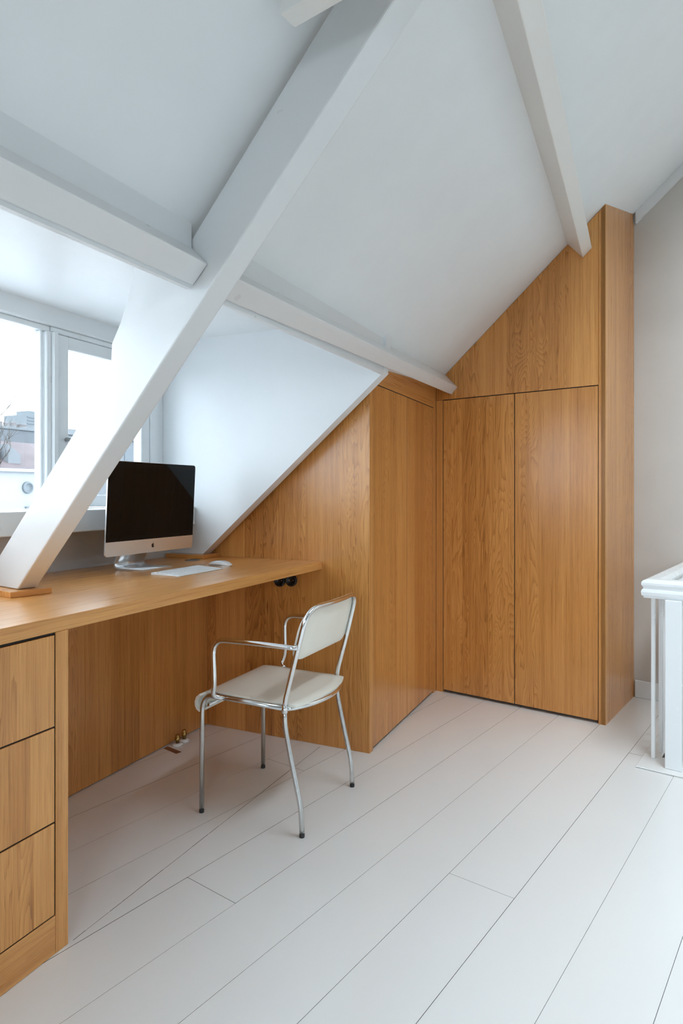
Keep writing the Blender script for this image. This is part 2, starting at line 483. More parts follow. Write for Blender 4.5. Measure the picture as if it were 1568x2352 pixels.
# gable wall behind the wardrobe, its baseboard and the batten under the slope
def gable_top(s, t):
    p = G(s, t)
    if p.x < X_RIDGE: return roof_z(p.x, p.y)
    return roof_z(X_RIDGE, p.y) - 0.877 * (p.x - X_RIDGE)
sr = (X_RIDGE + T_GABLE * math.sin(DW) * -1) / math.cos(DW)
m = MB()
m.prism([G(-2.72, T_GABLE, -2.3), G(2.35, T_GABLE, -2.3), G(2.35, T_GABLE, gable_top(2.35, T_GABLE) + 0.02), G(sr, T_GABLE, gable_top(sr, T_GABLE) + 0.02), G(-2.72, T_GABLE, gable_top(-2.72, T_GABLE) + 0.02)], WD * 0.12)
struct(m.build('wall_gable', 'gable_paint'), 'warm grey painted gable wall')
struct(MB().gbox(-0.806, HS0 - 0.02, T_GABLE - 0.014, T_GABLE, 0.0, 0.088, 0.003).build('baseboard_gable', 'frame_white'), 'white baseboard between wardrobe and stairs')
m = MB()
a0, a1 = -0.800, 0.50
bt = 0.058
m.prism([G(a0, T_GABLE - 0.022, gable_top(a0, T_GABLE - 0.02) - 0.001), G(a1, T_GABLE - 0.022, gable_top(a1, T_GABLE - 0.02) - 0.001),
         G(a1, T_GABLE - 0.022, gable_top(a1, T_GABLE - 0.02) - bt), G(a0, T_GABLE - 0.022, gable_top(a0, T_GABLE - 0.02) - bt)], WD * 0.021)
struct(m.build('trim_1', 'beam_white'), 'white batten between sloping ceiling and gable wall')

# rear wall with a window added for fill light, east knee wall (both behind the camera)
m = MB()
RX0, RX1, RZ0, RZ1 = 0.80, 1.60, 0.90, 1.90
H = 3.9
m.xbox(-2.05, RX0, Y_REAR - 0.1, Y_REAR, 0, H); m.xbox(RX1, X_EAST + 0.1, Y_REAR - 0.1, Y_REAR, 0, H)
m.xbox(RX0, RX1, Y_REAR - 0.1, Y_REAR, 0, RZ0); m.xbox(RX0, RX1, Y_REAR - 0.1, Y_REAR, RZ1, H)
struct(m.build('wall_rear', 'bounce_cut_grey'), 'grey rear wall with an added fill light window')
struct(MB().xbox(X_EAST, X_EAST + 0.1, Y_REAR - 0.1, 3.3, 0, 2.3).build('wall_east', 'bounce_cut_grey'), 'grey knee wall under the far slope')
wr = struct(MB().xbox(RX0, RX0 + 0.05, Y_REAR - 0.09, Y_REAR - 0.03, RZ0, RZ1, 0.003).build('fill_window_rear', 'frame_white'), 'unseen window in the rear wall, added for fill light')
for q in ((RX1 - 0.05, RX1, RZ0, RZ1), (RX0 + 0.05, RX1 - 0.05, RZ0, RZ0 + 0.05), (RX0 + 0.05, RX1 - 0.05, RZ1 - 0.05, RZ1), (1.175, 1.225, RZ0 + 0.05, RZ1 - 0.05)):
    MB().xbox(q[0], q[1], Y_REAR - 0.09, Y_REAR - 0.03, q[2], q[3], 0.003).build('fill_window_bar', 'frame_white', wr)
for x0, x1 in ((RX0 + 0.05, 1.175), (1.225, RX1 - 0.05)):
    MB().xbox(x0, x1, Y_REAR - 0.065, Y_REAR - 0.06, RZ0 + 0.05, RZ1 - 0.05).build('pane', 'window_glass', wr)

# facade: wall below the sill, walls beside the dormer
YC = 2.313                                  # cheek face
m = MB(); m.xbox(-2.05, -1.911, DY0, 2.42, -0.14, 0.905)
struct(m.build('wall_facade', 'lower_wall_paint'), 'grey white wall below the dormer window')
m = MB(); m.xbox(-2.05, -1.95, 2.42, 4.1, -0.14, 0.85); m.xbox(-2.05, -1.93, Y_REAR, DY0, -0.14, 0.50)
struct(m.build('wall_eaves', 'plaster_white'), 'low eaves wall behind the cupboards')
# dormer cheeks and ceiling
ZC = 1.715
m = MB(); m.prism([(-1.736, YC, 0.7765), (-0.897, YC, 1.501), (-0.872, YC, ZC + 0.03), (-2.05, YC, ZC + 0.03), (-2.05, YC, 0.7765)], (0, 0.05, 0))
struct(m.build('wall_dormer_cheek', 'plaster_dormer_lit'), 'white triangular dormer cheek beside the sloping rafter')
m = MB(); m.prism([(-2.05, DY0, 0.5), (-0.885, DY0, 1.45), (-0.872, DY0, ZC + 0.03), (-2.05, DY0, ZC + 0.03)], (0, -0.05, 0))
struct(m.build('wall_dormer_rear', 'plaster_white'), 'white dormer cheek beside the camera')
m = MB(); m.xbox(-2.05, -0.86, DY0, YC + 0.05, ZC, ZC + 0.05)
struct(m.build('ceiling', 'plaster_dormer_lit'), 'flat white dormer ceiling above the window')

# purlins -----------------------------------------------------------------
def purl(name, ends, mat, label, bevel=0.003):
    o = MB().hexa(ends[0], ends[1], bevel).build(name, mat)
    return struct(o, label)
def on_w(p, d, t):
    """slide p along direction d to the plane of constant t"""
    p = Vector(p); d = Vector(d); return p + d * ((t - p.dot(WD)) / d.dot(WD))
T_WARD = 3.0382
T_B0, T_B1 = 0.887, 0.943                   # truss beam between these
TW = T_WARD - 0.0008
# lower purlin beyond the truss: contact, arris, bottom, hidden corner
e1 = [Vector(p) for p in ((-0.937, 3.310, 1.661), (-0.868, 3.295, 1.588), (-0.902, 3.303, 1.552), (-0.971, 3.317, 1.625))]
e0 = [Vector(p) for p in ((-0.876, 1.20, 1.572), (-0.800, 1.20, 1.508), (-0.843, 1.20, 1.470), (-0.919, 1.20, 1.534))]
for q_ in (e0, e1): q_[0] = q_[0] + (q_[0] - q_[1]) * 0.25; q_[3] = q_[3] + (q_[3] - q_[2]) * 0.25
dirs = [(b - a).normalized() for a, b in zip(e0, e1)]
pr = purl('purlin_beam', ([on_w(p, d, T_B1) for p, d in zip(e0, dirs)], [on_w(p, d, TW) for p, d in zip(e1, dirs)]), 'beam_white', 'white purlin running from truss to wardrobe above the computer')
# lower purlin on the near side of the truss
c0 = [Vector(p) for p in ((-0.853, 0.653, 1.558), (-0.775, 0.594, 1.489), (-0.819, 0.629, 1.4525), (-0.897, 0.660, 1.52))]
c1 = [Vector(p) for p in ((-0.873, 1.088, 1.569), (-0.792, 0.974, 1.500), (-0.836, 0.988, 1.4645), (-0.917, 1.10, 1.53))]
for q_ in (c0, c1):
    k_ = (Vector((-0.66, 0, 0.75))) * 0.025; q_[0] = q_[0] + k_; q_[3] = q_[3] + k_
cd = Vector((-0.040, 1.0, 0.028)).normalized()
purl('purlin_beam', ([p + cd * ((-2.69 - p.y) / cd.y) for p in c0], [on_w(p, cd, T_B0 - 0.002) for p in c1]), 'beam_white', 'white purlin ending against the near face of the truss')
# fascia behind the purlins: its lower edge shows as a thin lip
def fascia(pa, pb, name, lab):
    a0, b0 = Vector(pa), Vector(pb); w = Vector((-0.012, 0, 0))
    m = MB(); m.prism([a0, b0, Vector((b0.x, b0.y, ZC)), Vector((a0.x, a0.y, ZC))], w)
    struct(m.build(name, 'frame_white'), lab)
fascia((-0.8470, 1.175, 1.4640), (-0.8955, YC - 0.001, 1.4935), 'trim_2', 'thin white lip under the purlin beyond the truss')
fb_ = Vector(c0[2]) + cd * ((DY0 + 0.01 - c0[2].y) / cd.y); fe = on_w(c1[2], cd, T_B0 - 0.004)
fascia(fb_ + Vector((-0.003, 0, -0.006)), fe + Vector((-0.003, 0, -0.006)), 'trim_3', 'thin white lip under the near purlin')
# upper purlin
u0 = Vector((-0.293, 1.403, 2.099)); u1 = Vector((-0.315, 3.176, 2.192))
ud = (u1 - u0).normalized()
nn = Vector((0.66, 0, -0.752)).normalized(); dd = Vector((0.752, 0, 0.66)).normalized()
def usec(p): return [p - nn * 0.01, p + nn * 0.098, p + nn * 0.098 + dd * 0.054, p - nn * 0.01 + dd * 0.054]
purl('purlin_beam', ([q + ud * ((-2.69 - q.y) / ud.y) for q in usec(u0)], [on_w(q, ud, TW) for q in usec(u1)]), 'beam_cream', 'upper white purlin dying into the wardrobe top panel')

# truss: sloping beam, its gusset and the collar tie ------------------------
def sx(x, y): return x * XD.x + y * XD.y
def tp(x, z, t=T_B0):
    """point of the truss plane above plan x on the front face, pushed to t"""
    y = (T_B0 - x * WD.x) / WD.y
    return G(sx(x, y), t, z)
Z_PL = 0.7760
rn = Vector((0, 0, 0))
def truss_x(z, upper): return (-1.755 + (z - Z_PL) / 0.8965) if upper else (-1.556 + (z - Z_PL) / 0.8893)
m = MB()
zt = 3.05
poly = [tp(-1.755, Z_PL + 0.0005), tp(-1.556, Z_PL + 0.0005), tp(truss_x(zt, False), zt), tp(truss_x(zt, False) - 0.145, zt + 0.0)]
m.prism(poly, WD * (T_B1 - T_B0), 0.004, 2)
tb = struct(m.build('truss_beam', 'beam_white'), 'thick white diagonal truss beam rising from the worktop')
# roughly hewn bevelled block on top of the beam, in the dormer
m = MB()
gp = [(-1.05, 1.28), (-1.128, 1.338), (-1.124, 1.390), (-1.092, 1.432), (-1.069, 1.472), (-1.052, 1.520), (-1.034, 1.560), (-1.022, 1.640), (-0.90, 1.640), (-0.88, 1.50)]
m.prism([tp(x, z, T_B0 + 0.0004) for x, z in gp], WD * 0.050, 0.003, 2)
m.build('gusset', 'beam_white', tb)
m = MB()
m.prism([G(-0.7015, 0.766, 1.800), G(2.2, 0.766, 1.805), G(2.2, 0.766, 1.905), G(-0.7015, 0.766, 1.900)], WD * 0.0365, 0.003, 2)
struct(m.build('collar_beam', 'beam_cream'), 'cream white collar tie lapped onto the truss beam')
# trimmer rafter along the cheek, standing on its own oak block
m = MB()
m.hexa([(-1.742, 2.384, 0.7765), (-1.736, YC + 0.003, 0.7765), (-1.86, YC + 0.003, 0.7765), (-1.86, 2.384, 0.7765)],
       [(-0.901, 2.384, 1.508), (-0.897, YC + 0.003, 1.5012), (-0.965, YC + 0.003, 1.560), (-0.965, 2.384, 1.560)])
struct(m.build('trimmer_rafter', 'beam_white'), 'slim white rafter along the bottom of the dormer cheek')

# ------------------------------------------------------------------ dormer window
win = struct(MB().xbox(-2.00, -1.935, DY0, YC, 1.648, ZC + 0.01, 0.004).build('window_1', 'frame_white'), 'white framed dormer window with view over roofs')
def wpart(y0, y1, z0, z1, x0=-1.99, x1=-1.94, name='window_frame', b=0.003):
    return MB().xbox(x0, x1, y0, y1, z0, z1, b).build(name, 'frame_white', win)
wpart(DY0, 1.70, 1.628, 1.648, -2.0, -1.955)
wpart(1.70, YC, 1.628, 1.648, -2.0, -1.950)
wpart(DY0, YC, 0.955, 0.985, -2.02, -1.94)
wpart(1.6785, 1.700, 0.985, 1.628, -2.0, -1.948)          # mullion, fixed side
wpart(1.700, 1.7215, 0.985, 1.628, -2.0, -1.935)          # mullion, sash side
wpart(1.6640, 1.6745, 0.985, 1.628, -1.995, -1.962)       # glazing bead
wpart(2.222, 2.268, 0.985, 1.628, -2.0, -1.945)
wpart(2.268, YC, 0.985, 1.648, -2.0, -1.955)
wpart(0.18, 0.26, 0.985, 1.628, -2.0, -1.94)
wpart(DY0, DY0 + 0.06, 0.985, 1.628, -2.0, -1.94)
sash = MB().xbox(-1.995, -1.950, 1.7235, 1.780, 0.988, 1.626, 0.003).build('sash', 'frame_white', win)
for q in ((2.168, 2.2205, 0.988, 1.626), (1.780, 2.168, 1.578, 1.626), (1.780, 2.168, 0.988, 1.034)):
    MB().xbox(-1.995, -1.950, q[0], q[1], q[2], q[3], 0.003).build('sash_rail', 'frame_white', sash)
MB().xbox(-1.978, -1.974, 1.778, 2.170, 1.03, 1.58).build('pane', 'dimming_glass', win)
MB().xbox(-1.978, -1.974, 0.258, 1.668, 0.982, 1.630).build('pane', 'dimming_glass', win)
MB().xbox(-1.978, -1.974, DY0 + 0.05, -1.158, 0.982, 1.630).build('pane', 'dimming_glass', win)
wpart(-1.16, -1.08, 0.985, 1.628, -2.0, -1.94)
MB().xbox(-1.978, -1.974, -1.082, 0.182, 0.982, 1.630).build('pane', 'dimming_glass', win)
m = MB(); m.tube(bez([(-1.946, 1.764, 1.240), (-1.915, 1.764, 1.240), (-1.905, 1.772, 1.225), (-1.900, 1.780, 1.165), (-1.895, 1.795, 1.130)], 0.01, 4), 0.008, 8)
m.build('window_handle', 'handle_grey', win)
# sill: a deep block under the window, on the near side of the truss a board over a moulded apron
sill = struct(MB().xbox(-1.955, -1.776, 1.245, YC - 0.001, 0.9055, 0.983, 0.004, 2).build('trim_4', 'frame_white'), 'deep white window sill behind the computer')
MB().xbox(-1.955, -1.776, DY0 + 0.001, 1.245, 0.951, 0.984, 0.004, 2).build('sill_board', 'frame_white', sill)
MB().xbox(-1.91, -1.795, DY0 + 0.001, 1.245, 0.909, 0.951, 0.006, 2).build('sill_apron', 'frame_white', sill)

# ------------------------------------------------------------------ worktop and its cabinets
XT = -1.203                                 # front plane
ZT = 0.760; ZB = 0.7265
YL = 0.42
wt = MB().xbox(-1.909, XT, YL, 2.4035, ZB, ZT, 0.0012).build('worktop', 'oak_edge', None, YV, seed=3)
tag(wt, 'long oak worktop running under the window from drawers to closet', 'worktop')
# oak blocks around the two beam feet
s_c, t_c = sx(-1.53, 1.202), Vector((-1.53, 1.202, 0)).dot(WD)
o = MB().gbox(s_c - 0.33, s_c, t_c, t_c + 0.116, ZT + 0.0002, Z_PL, 0.001).build('oak_base_block', 'oak_edge', None, WD, seed=5)
tag(o, 'oak base block under the thick truss beam, at the worktop edge', 'base block')
o = MB().xbox(-1.905, -1.706, 2.270, 2.4015, ZT + 0.0002, Z_PL, 0.001).build('oak_base_block', 'oak_edge', None, XV, seed=8)
tag(o, 'oak base block under the slim rafter, beside the closet panel', 'base block')

dc = thing('drawer_cabinet', ((XT - 1.78) / 2, 0.76, 0), 'oak drawer cabinet under the near end of the worktop', 'cabinet')
GV = ZV
MB().xbox(-1.78, XT, 1.0625, 1.097, 0.0, ZB - 0.0004, 0.001).build('side_post', 'oak_edge', dc, ZV, seed=11)
MB().xbox(-1.78, XT, YL + 0.003, YL + 0.035, 0.0, ZB - 0.0004, 0.001).build('side_post', 'oak_edge', dc, ZV, seed=12)
MB().xbox(-1.30, XT - 0.0005, YL + 0.036, 1.0620, 0.0, 0.0862, 0.001).build('plinth', 'oak_edge', dc, YV, seed=14)
MB().xbox(-1.77, XT - 0.022, YL + 0.036, 1.0620, 0.0870, ZB - 0.001).build('carcass', 'dark_gap', dc)
for z0, z1, sd in ((0.0898, 0.2957, 21), (0.2997, 0.5107, 22), (0.5147, 0.7200, 23)):
    MB().xbox(XT - 0.0205, XT - 0.0005, YL + 0.039, 1.0585, z0, z1, 0.0008).build('drawer', 'oak_veneer', dc, ZV, seed=sd)
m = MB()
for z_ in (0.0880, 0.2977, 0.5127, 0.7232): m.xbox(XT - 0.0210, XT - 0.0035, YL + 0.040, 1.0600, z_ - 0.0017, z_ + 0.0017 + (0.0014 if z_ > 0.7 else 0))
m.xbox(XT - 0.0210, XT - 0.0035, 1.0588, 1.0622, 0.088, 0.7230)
m.build('drawer_gap_shade', 'dark_gap', dc)  # dark strips that paint the shade inside the drawer gaps
o = MB().xbox(-1.800, -1.779, 1.0975, 2.4035, 0.004, ZB - 0.0004, 0.001).build('back_panel', 'oak_veneer', None, ZV, seed=31)
tag(o, 'oak back panel closing the knee space under the worktop', 'panel')

# corner closet: triangular side panel, post, two doors, top panel
XC = -0.990
cl = thing('corner_closet', (-1.4, 2.86, 0), 'low oak closet tucked under the slope beside the worktop', 'closet')
def tri_top(x): return roof_z(x, 2.41) - 0.012
m = MB(); m.prism([(-1.905, 2.405, 0.0), (XC - 0.0005, 2.405, 0.0), (XC - 0.0005, 2.405, tri_top(XC)), (-1.905, 2.405, tri_top(-1.905))], (0, 0.019, 0), 0.0008)
m.build('side_panel', 'oak_veneer', cl, ZV, seed=41)
MB().xbox(XC - 0.02, XC, 2.4245, 2.4365, 0.0, tri_top(XC) - 0.002, 0.0008).build('corner_post', 'oak_edge', cl, ZV, seed=42)
MB().xbox(XC - 0.42, XC - 0.021, 2.4375, 3.317, 0.02, 1.482).build('carcass', 'dark_gap', cl)
for y0, y1, sd in ((2.4402, 2.8572, 43), (2.8612, 3.2735, 44)):
    MB().xbox(XC - 0.0195, XC - 0.0005, y0, y1, 0.013, 1.4845, 0.0008).build('door', 'oak_veneer', cl, ZV, seed=sd)
m = MB(); m.prism([(XC - 0.0005, 2.4370, 1.4885), (XC - 0.0005, 3.2755, 1.4885), (XC - 0.0005, 3.2755, roof_z(XC, 3.2755) - 0.004), (XC - 0.0005, 2.4370, roof_z(XC, 2.437) - 0.004)], (-0.02, 0, 0), 0.0006)
m.build('top_panel', 'oak_veneer', cl, YV, seed=45)
yw = (T_WARD - XC * WD.x) / WD.y - 0.001
m = MB(); m.prism([(XC, 3.2765, 0.0), (XC, yw, 0.0), (XC, yw, roof_z(XC, yw) - 0.004), (XC, 3.2765, roof_z(XC, 3.277) - 0.004)], (-0.02, 0, 0), 0.0006)
m.build('filler_strip', 'oak_edge', cl, ZV, seed=46)

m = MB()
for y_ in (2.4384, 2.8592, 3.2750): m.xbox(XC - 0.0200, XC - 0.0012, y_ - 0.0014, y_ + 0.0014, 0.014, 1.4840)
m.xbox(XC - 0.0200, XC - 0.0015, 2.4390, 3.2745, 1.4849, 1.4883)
m.build('door_gap_shade', 'dark_gap', cl)  # near-black strips in place of shade between the closet doors
# tall wardrobe against the gable wall
wd = thing('wardrobe', G(-1.2, 3.3, 0), 'tall oak wardrobe with two flush doors cut to the roof slope', 'wardrobe')
SL, S1, S2, S3, SR = -1.6682, -1.6285, -1.2375, -0.8432, -0.8115
def wz(s, t=T_WARD): 
    p = G(s, t); return roof_z(p.x, p.y) - 0.0015
def wpanel(pts, name, grain, seed, th=0.020, t=T_WARD, bev=0.0008, mat='oak_veneer'):
    m = MB(); m.prism([G(s, t, z) for s, z in pts], WD * th, bev)
    return m.build(name, mat, wd, grain, seed=seed)
wpanel([(SL, 0), (S1 - 0.0015, 0), (S1 - 0.0015, 1.5285), (SL, 1.5285)], 'side_stile', ZV, 51, mat='oak_edge')
wpanel([(S1 + 0.0022, 0.0145), (S2 - 0.0022, 0.0145), (S2 - 0.0022, 1.5255), (S1 + 0.0022, 1.5255)], 'door', ZV, 52)
wpanel([(S2 + 0.0022, 0.0145), (S3 - 0.0022, 0.0145), (S3 - 0.0022, 1.5255), (S2 + 0.0022, 1.5255)], 'door', ZV, 53)
wpanel([(S3 + 0.0007, 0), (SR - 0.0003, 0), (SR - 0.0003, wz(SR)), (S3 + 0.0007, wz(S3))], 'side_stile', ZV, 61, mat='oak_edge')
wpanel([(SL, 1.5300), (S3 - 0.0003, 1.5300), (S3 - 0.0003, wz(S3)), (SL, wz(SL))], 'top_panel', ZV, 55)
m = MB(); m.prism([G(SR, T_WARD, 0), G(SR, T_GABLE - 0.001, 0), G(SR, T_GABLE - 0.001, wz(SR, T_GABLE) - 0.062), G(SR, T_GABLE - 0.010, wz(SR, T_GABLE) - 0.050), G(SR, T_GABLE - 0.0235, wz(SR, T_GABLE) - 0.047),
                   G(SR, T_GABLE - 0.0235, wz(SR, T_GABLE - 0.02)), G(SR, T_WARD, wz(SR))], XD * -0.020)
m.build('side_panel', 'oak_veneer', wd, ZV, seed=56)
MB().gbox(SL + 0.01, S3 - 0.004, T_WARD + 0.0215, T_WARD + 0.45, 0.03, 1.60).build('carcass', 'dark_gap', wd)

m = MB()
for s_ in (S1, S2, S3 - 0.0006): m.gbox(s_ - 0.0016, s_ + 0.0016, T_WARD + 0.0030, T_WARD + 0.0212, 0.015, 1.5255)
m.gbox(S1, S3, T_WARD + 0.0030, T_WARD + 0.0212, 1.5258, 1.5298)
m.build('door_gap_shade', 'dark_gap', wd)  # recessed dark strips painting the shadow around the wardrobe doors

# ------------------------------------------------------------------ balustrade
ba = thing('balustrade', G(-0.5, 2.72, 0), 'white painted balustrade around the stair opening at right edge', 'balustrade')
prof = [(-0.030, 0.640), (0.030, 0.640), (0.030, 0.647), (0.036, 0.650), (0.038, 0.662), (0.036, 0.670), (0.031, 0.675), (0.031, 0.681), (0.037, 0.690), (0.037, 0.698), (0.032, 0.706), (0.018, 0.711),
        (-0.018, 0.711), (-0.032, 0.706), (-0.037, 0.698), (-0.037, 0.690), (-0.031, 0.681), (-0.031, 0.675), (-0.036, 0.670), (-0.038, 0.662), (-0.036, 0.650), (-0.030, 0.647)]
RT, RS = 2.722, -0.5495                     # rail centre lines
# mitred handrail: front run along XD, side run along WD
m = MB()
va = [m.bm.verts.new(G(0.42, RT - a, z)) for a, z in prof]
vb = [m.bm.verts.new(G(RS - a, RT - a, z)) for a, z in prof]
vc = [m.bm.verts.new(G(RS - a, T_GABLE - 0.002, z)) for a, z in prof]
n = len(prof)
for p, q in ((va, vb), (vb, vc)):
    for i in range(n):
        m.bm.faces.new((p[i], p[(i + 1) % n], q[(i + 1) % n], q[i]))
m.bm.faces.new(va); m.bm.faces.new(vc)
m.build('handrail', 'balustrade_white', ba)
MB().gbox(-0.503, -0.446, 2.680, 2.737, 0.007, 0.6395, 0.002).build('newel_post', 'balustrade_white', ba)
bal = MB().gbox(-0.566, -0.5525, 2.755, 2.773, 0.007, 0.6395, 0.0015).build('baluster', 'balustrade_white', ba)
org = ORIGIN[ba.name]
for k in range(1, 11):
    c = bal.copy(); COL.objects.link(c); c.parent = ba; c.location = WD * (0.072 * k)
    if k == 1: c.location = G(0.012, 0.074, 0)
for k in range(6):
    c = bal.copy(); COL.objects.link(c); c.parent = ba; c.location = G(0.21 + 0.13 * k, -0.045, 0)
m = MB(); m.gbox(-0.598, 0.42, 2.642, 2.790, 0.0005, 0.0068, 0.002)
m.build('base_board', 'floor_paint', ba)
MB().gbox(-0.598, -0.535, 2.791, T_GABLE - 0.016, 0.0005, 0.0068, 0.002).build('base_board', 'floor_paint', ba)

# ------------------------------------------------------------------ chair
CX, CY = -1.120, 1.922
def C(f, l, z): return Vector((CX - f, CY - l, z))      # forward, towards the camera side, up
ch = thing('armchair', (CX, CY, 0), 'tubular chrome armchair with cream plastic seat and back', 'chair')
R = 0.0079
def leg_front(sg):
    m = MB(); m.tube(bez([C(0.186, 0.189 * sg, 0.008), C(0.184, 0.189 * sg, 0.384), C(0.10, 0.1895 * sg, 0.3855), C(-0.118, 0.188 * sg, 0.381)], [0.058, 0.02], 8), R, 12)
    lg = m.build('leg', 'satin_steel', ch)
    MB().lathe(C(0.186, 0.189 * sg, 0.0), [(0.0078, 0), (0.0083, 0.002), (0.0083, 0.011), (0.0076, 0.012)], 14).build('foot_cap', 'black_rubber', lg)
def leg_rear(sg):
    pts = [C(-0.1235, 0.187 * sg, 0.377), C(-0.124, 0.187 * sg, 0.33), C(-0.146, 0.187 * sg, 0.23), C(-0.181, 0.187 * sg, 0.085), C(-0.184, 0.187 * sg, 0.008)]
    m = MB(); m.tube(bez(pts, [0.035, 0.06, 0.04], 7), R, 12)
    lg = m.build('leg', 'satin_steel', ch)
    MB().lathe(C(-0.184, 0.187 * sg, 0.0), [(0.0078, 0), (0.0083, 0.002), (0.0083, 0.011), (0.0076, 0.012)], 14).build('foot_cap', 'black_rubber', lg)
    MB().lathe(C(-0.1235, 0.187 * sg, 0.366), [(0.0080, 0), (0.0098, 0.002), (0.0100, 0.022), (0.0080, 0.026)], 14).build('joint_sleeve', 'chrome', lg)
for sg in (1, -1): leg_front(sg)
for sg in (1, -1): leg_rear(sg)
# curved rear rail of the seat
pts = [C(-0.1235 - 0.068 * (1 - (q / 8.0) ** 2) ** 0.8, 0.187 * q / 8.0, 0.379) for q in range(8, -9, -1)]
MB().tube(pts, R, 12).build('seat_rail', 'chrome', ch)
m = MB(); m.tube([C(0.166, 0.182, 0.352), C(0.166, -0.182, 0.352)], 0.0062, 10); m.build('front_rail', 'chrome', ch)
# back frame: one bent tube, uprights leaning back
bp_ = [C(-0.1245, 0.187, 0.384), C(-0.1270, 0.188, 0.41), C(-0.171, 0.1885, 0.57), C(-0.202, 0.186, 0.690), C(-0.214, 0.040, 0.690), C(-0.214, -0.040, 0.690), C(-0.202, -0.186, 0.690), C(-0.171, -0.1885, 0.57), C(-0.1270, -0.188, 0.41), C(-0.1245, -0.187, 0.384)]
MB().tube(bez(bp_, [0.01, 0.02, 0.085, 0.03, 0.03, 0.085, 0.02, 0.01], 9), R, 12).build('back_frame', 'chrome', ch)
# arms bow outwards
for sg in (1, -1):
    ap = [C(-0.171, 0.192 * sg, 0.571), C(-0.155, 0.206 * sg, 0.574), C(-0.05, 0.224 * sg, 0.580), C(0.114, 0.226 * sg, 0.578), C(0.110, 0.224 * sg, 0.43), C(0.124, 0.215 * sg, 0.394), C(0.098, 0.197 * sg, 0.3865)]
    MB().tube(bez(ap, [0.015, 0.05, 0.048, 0.03, 0.022], 8), R, 12).build('armrest', 'chrome', ch)
# seat shell with a waterfall front edge
def shell(prof, half, th, name, nl=14, edge=None, crown=0.0):
    """prof: list of (f, z) along the shell; half(f index fraction) gives half width"""
    m = MB(); bm = m.bm; top = []; bot = []
    for i, (f, z) in enumerate(prof):
        q = i / (len(prof) - 1); w = half(q)
        a = prof[max(i - 1, 0)]; b = prof[min(i + 1, len(prof) - 1)]
        d = Vector((b[0] - a[0], 0, b[1] - a[1])).normalized(); nrm = Vector((-d.z, 0, d.x))
        rt, rb = [], []
        for k in range(nl + 1):
            l = -w + 2 * w * k / nl; u = l / 0.19
            ff, zz = f + edge(q, u) if edge else f, z + crown * (1 - u * u)
            rt.append(bm.verts.new(C(ff, l, zz))); rb.append(bm.verts.new(C(ff - nrm.x * th, l, zz - nrm.z * th)))
        top.append(rt); bot.append(rb)
    for g, fl in ((top, False), (bot, True)):
        for i in range(len(g) - 1):
            for k in range(nl):
                q4 = (g[i][k], g[i][k + 1], g[i + 1][k + 1], g[i + 1][k])
                bm.faces.new(q4 if not fl else tuple(reversed(q4))).smooth = True
    for k in range(nl):
        bm.faces.new((top[0][k], bot[0][k], bot[0][k + 1], top[0][k + 1])); bm.faces.new((top[-1][k + 1], bot[-1][k + 1], bot[-1][k], top[-1][k]))
    for i in range(len(top) - 1):
        bm.faces.new((top[i + 1][0], bot[i + 1][0], bot[i][0], top[i][0])); bm.faces.new((top[i][-1], bot[i][-1], bot[i + 1][-1], top[i + 1][-1]))
    return m
# profile from rear to front
sp_ = [(-0.150, 0.3905), (-0.12, 0.3915), (-0.06, 0.3905), (0.0, 0.3905), (0.06, 0.3925), (0.11, 0.3945), (0.145, 0.3945), (0.172, 0.3925), (0.190, 0.387), (0.203, 0.376), (0.209, 0.361), (0.208, 0.346), (0.202, 0.335), (0.191, 0.329), (0.180, 0.331)]
def seat_half(q): return 0.176 if q < 0.06 else (0.183 if q < 0.52 else 0.196)
def seat_edge(q, u):                        # rear edge bulges backwards
    return -0.040 * (1 - u * u) * max(0.0, 1 - q * 6.0)
shell(sp_, seat_half, 0.007, 'seat', 18, seat_edge).build('seat', 'chair_plastic', ch)
# back panel: bent panel in front of the tube, corners rounded
m = MB(); bm = m.bm
def back_pt(u, v, off):
    """u -1..1 across, v 0..1 up; concave panel"""
    l = 0.190 * u
    z0 = 0.5255 + 0.0 * u; z = z0 + (0.690 + 0.002 - z0) * v
    k = (z - 0.57) / 0.12
    f = -0.171 - 0.031 * k - 0.013 * (1 - u * u)
    return C(f + 0.0075 + off, l, z)
outline = []
rcx, rcy = 0.40, 0.46
for cu, cv, a0 in ((1 - rcx, 1 - rcy, 0), (-1 + rcx, 1 - rcy, 90), (-1 + rcx * 0.7, 0.22, 180), (1 - rcx * 0.7, 0.22, 270)):
    rx, ry = (rcx, rcy) if a0 < 180 else (rcx * 0.7, 0.22)
    for k in range(9):
        a = math.radians(a0 + 90 * k / 8)
        outline.append((cu + rx * math.cos(a), cv + ry * math.sin(a)))
def ring(sc, off): return [bm.verts.new(back_pt(u * sc, 0.5 + (v - 0.5) * sc, off)) for u, v in outline]
rings_f = [ring(1.0, 0.0), ring(1.0, 0.007), ring(0.985, 0.0085), ring(0.75, 0.0085), ring(0.5, 0.0085), ring(0.25, 0.0085)]
rings_b = [ring(0.985, -0.0015), ring(0.75, -0.0015), ring(0.5, -0.0015), ring(0.25, -0.0015)]
def bridge(a, b):
    for i in range(len(a)):
        bm.faces.new((a[i], a[(i + 1) % len(a)], b[(i + 1) % len(b)], b[i])).smooth = True
for a, b in zip(rings_f, rings_f[1:]): bridge(a, b)
bridge(rings_b[0], rings_f[0])
for a, b in zip(rings_b, rings_b[1:]): bridge(b, a)
for rg, off in ((rings_f[-1], 0.0085), (rings_b[-1], -0.0015)):
    c = bm.verts.new(back_pt(0, 0.5, off))
    for i in range(len(rg)): bm.faces.new((rg[i], rg[(i + 1) % len(rg)], c)).smooth = True
m.build('backrest', 'chair_plastic', ch)

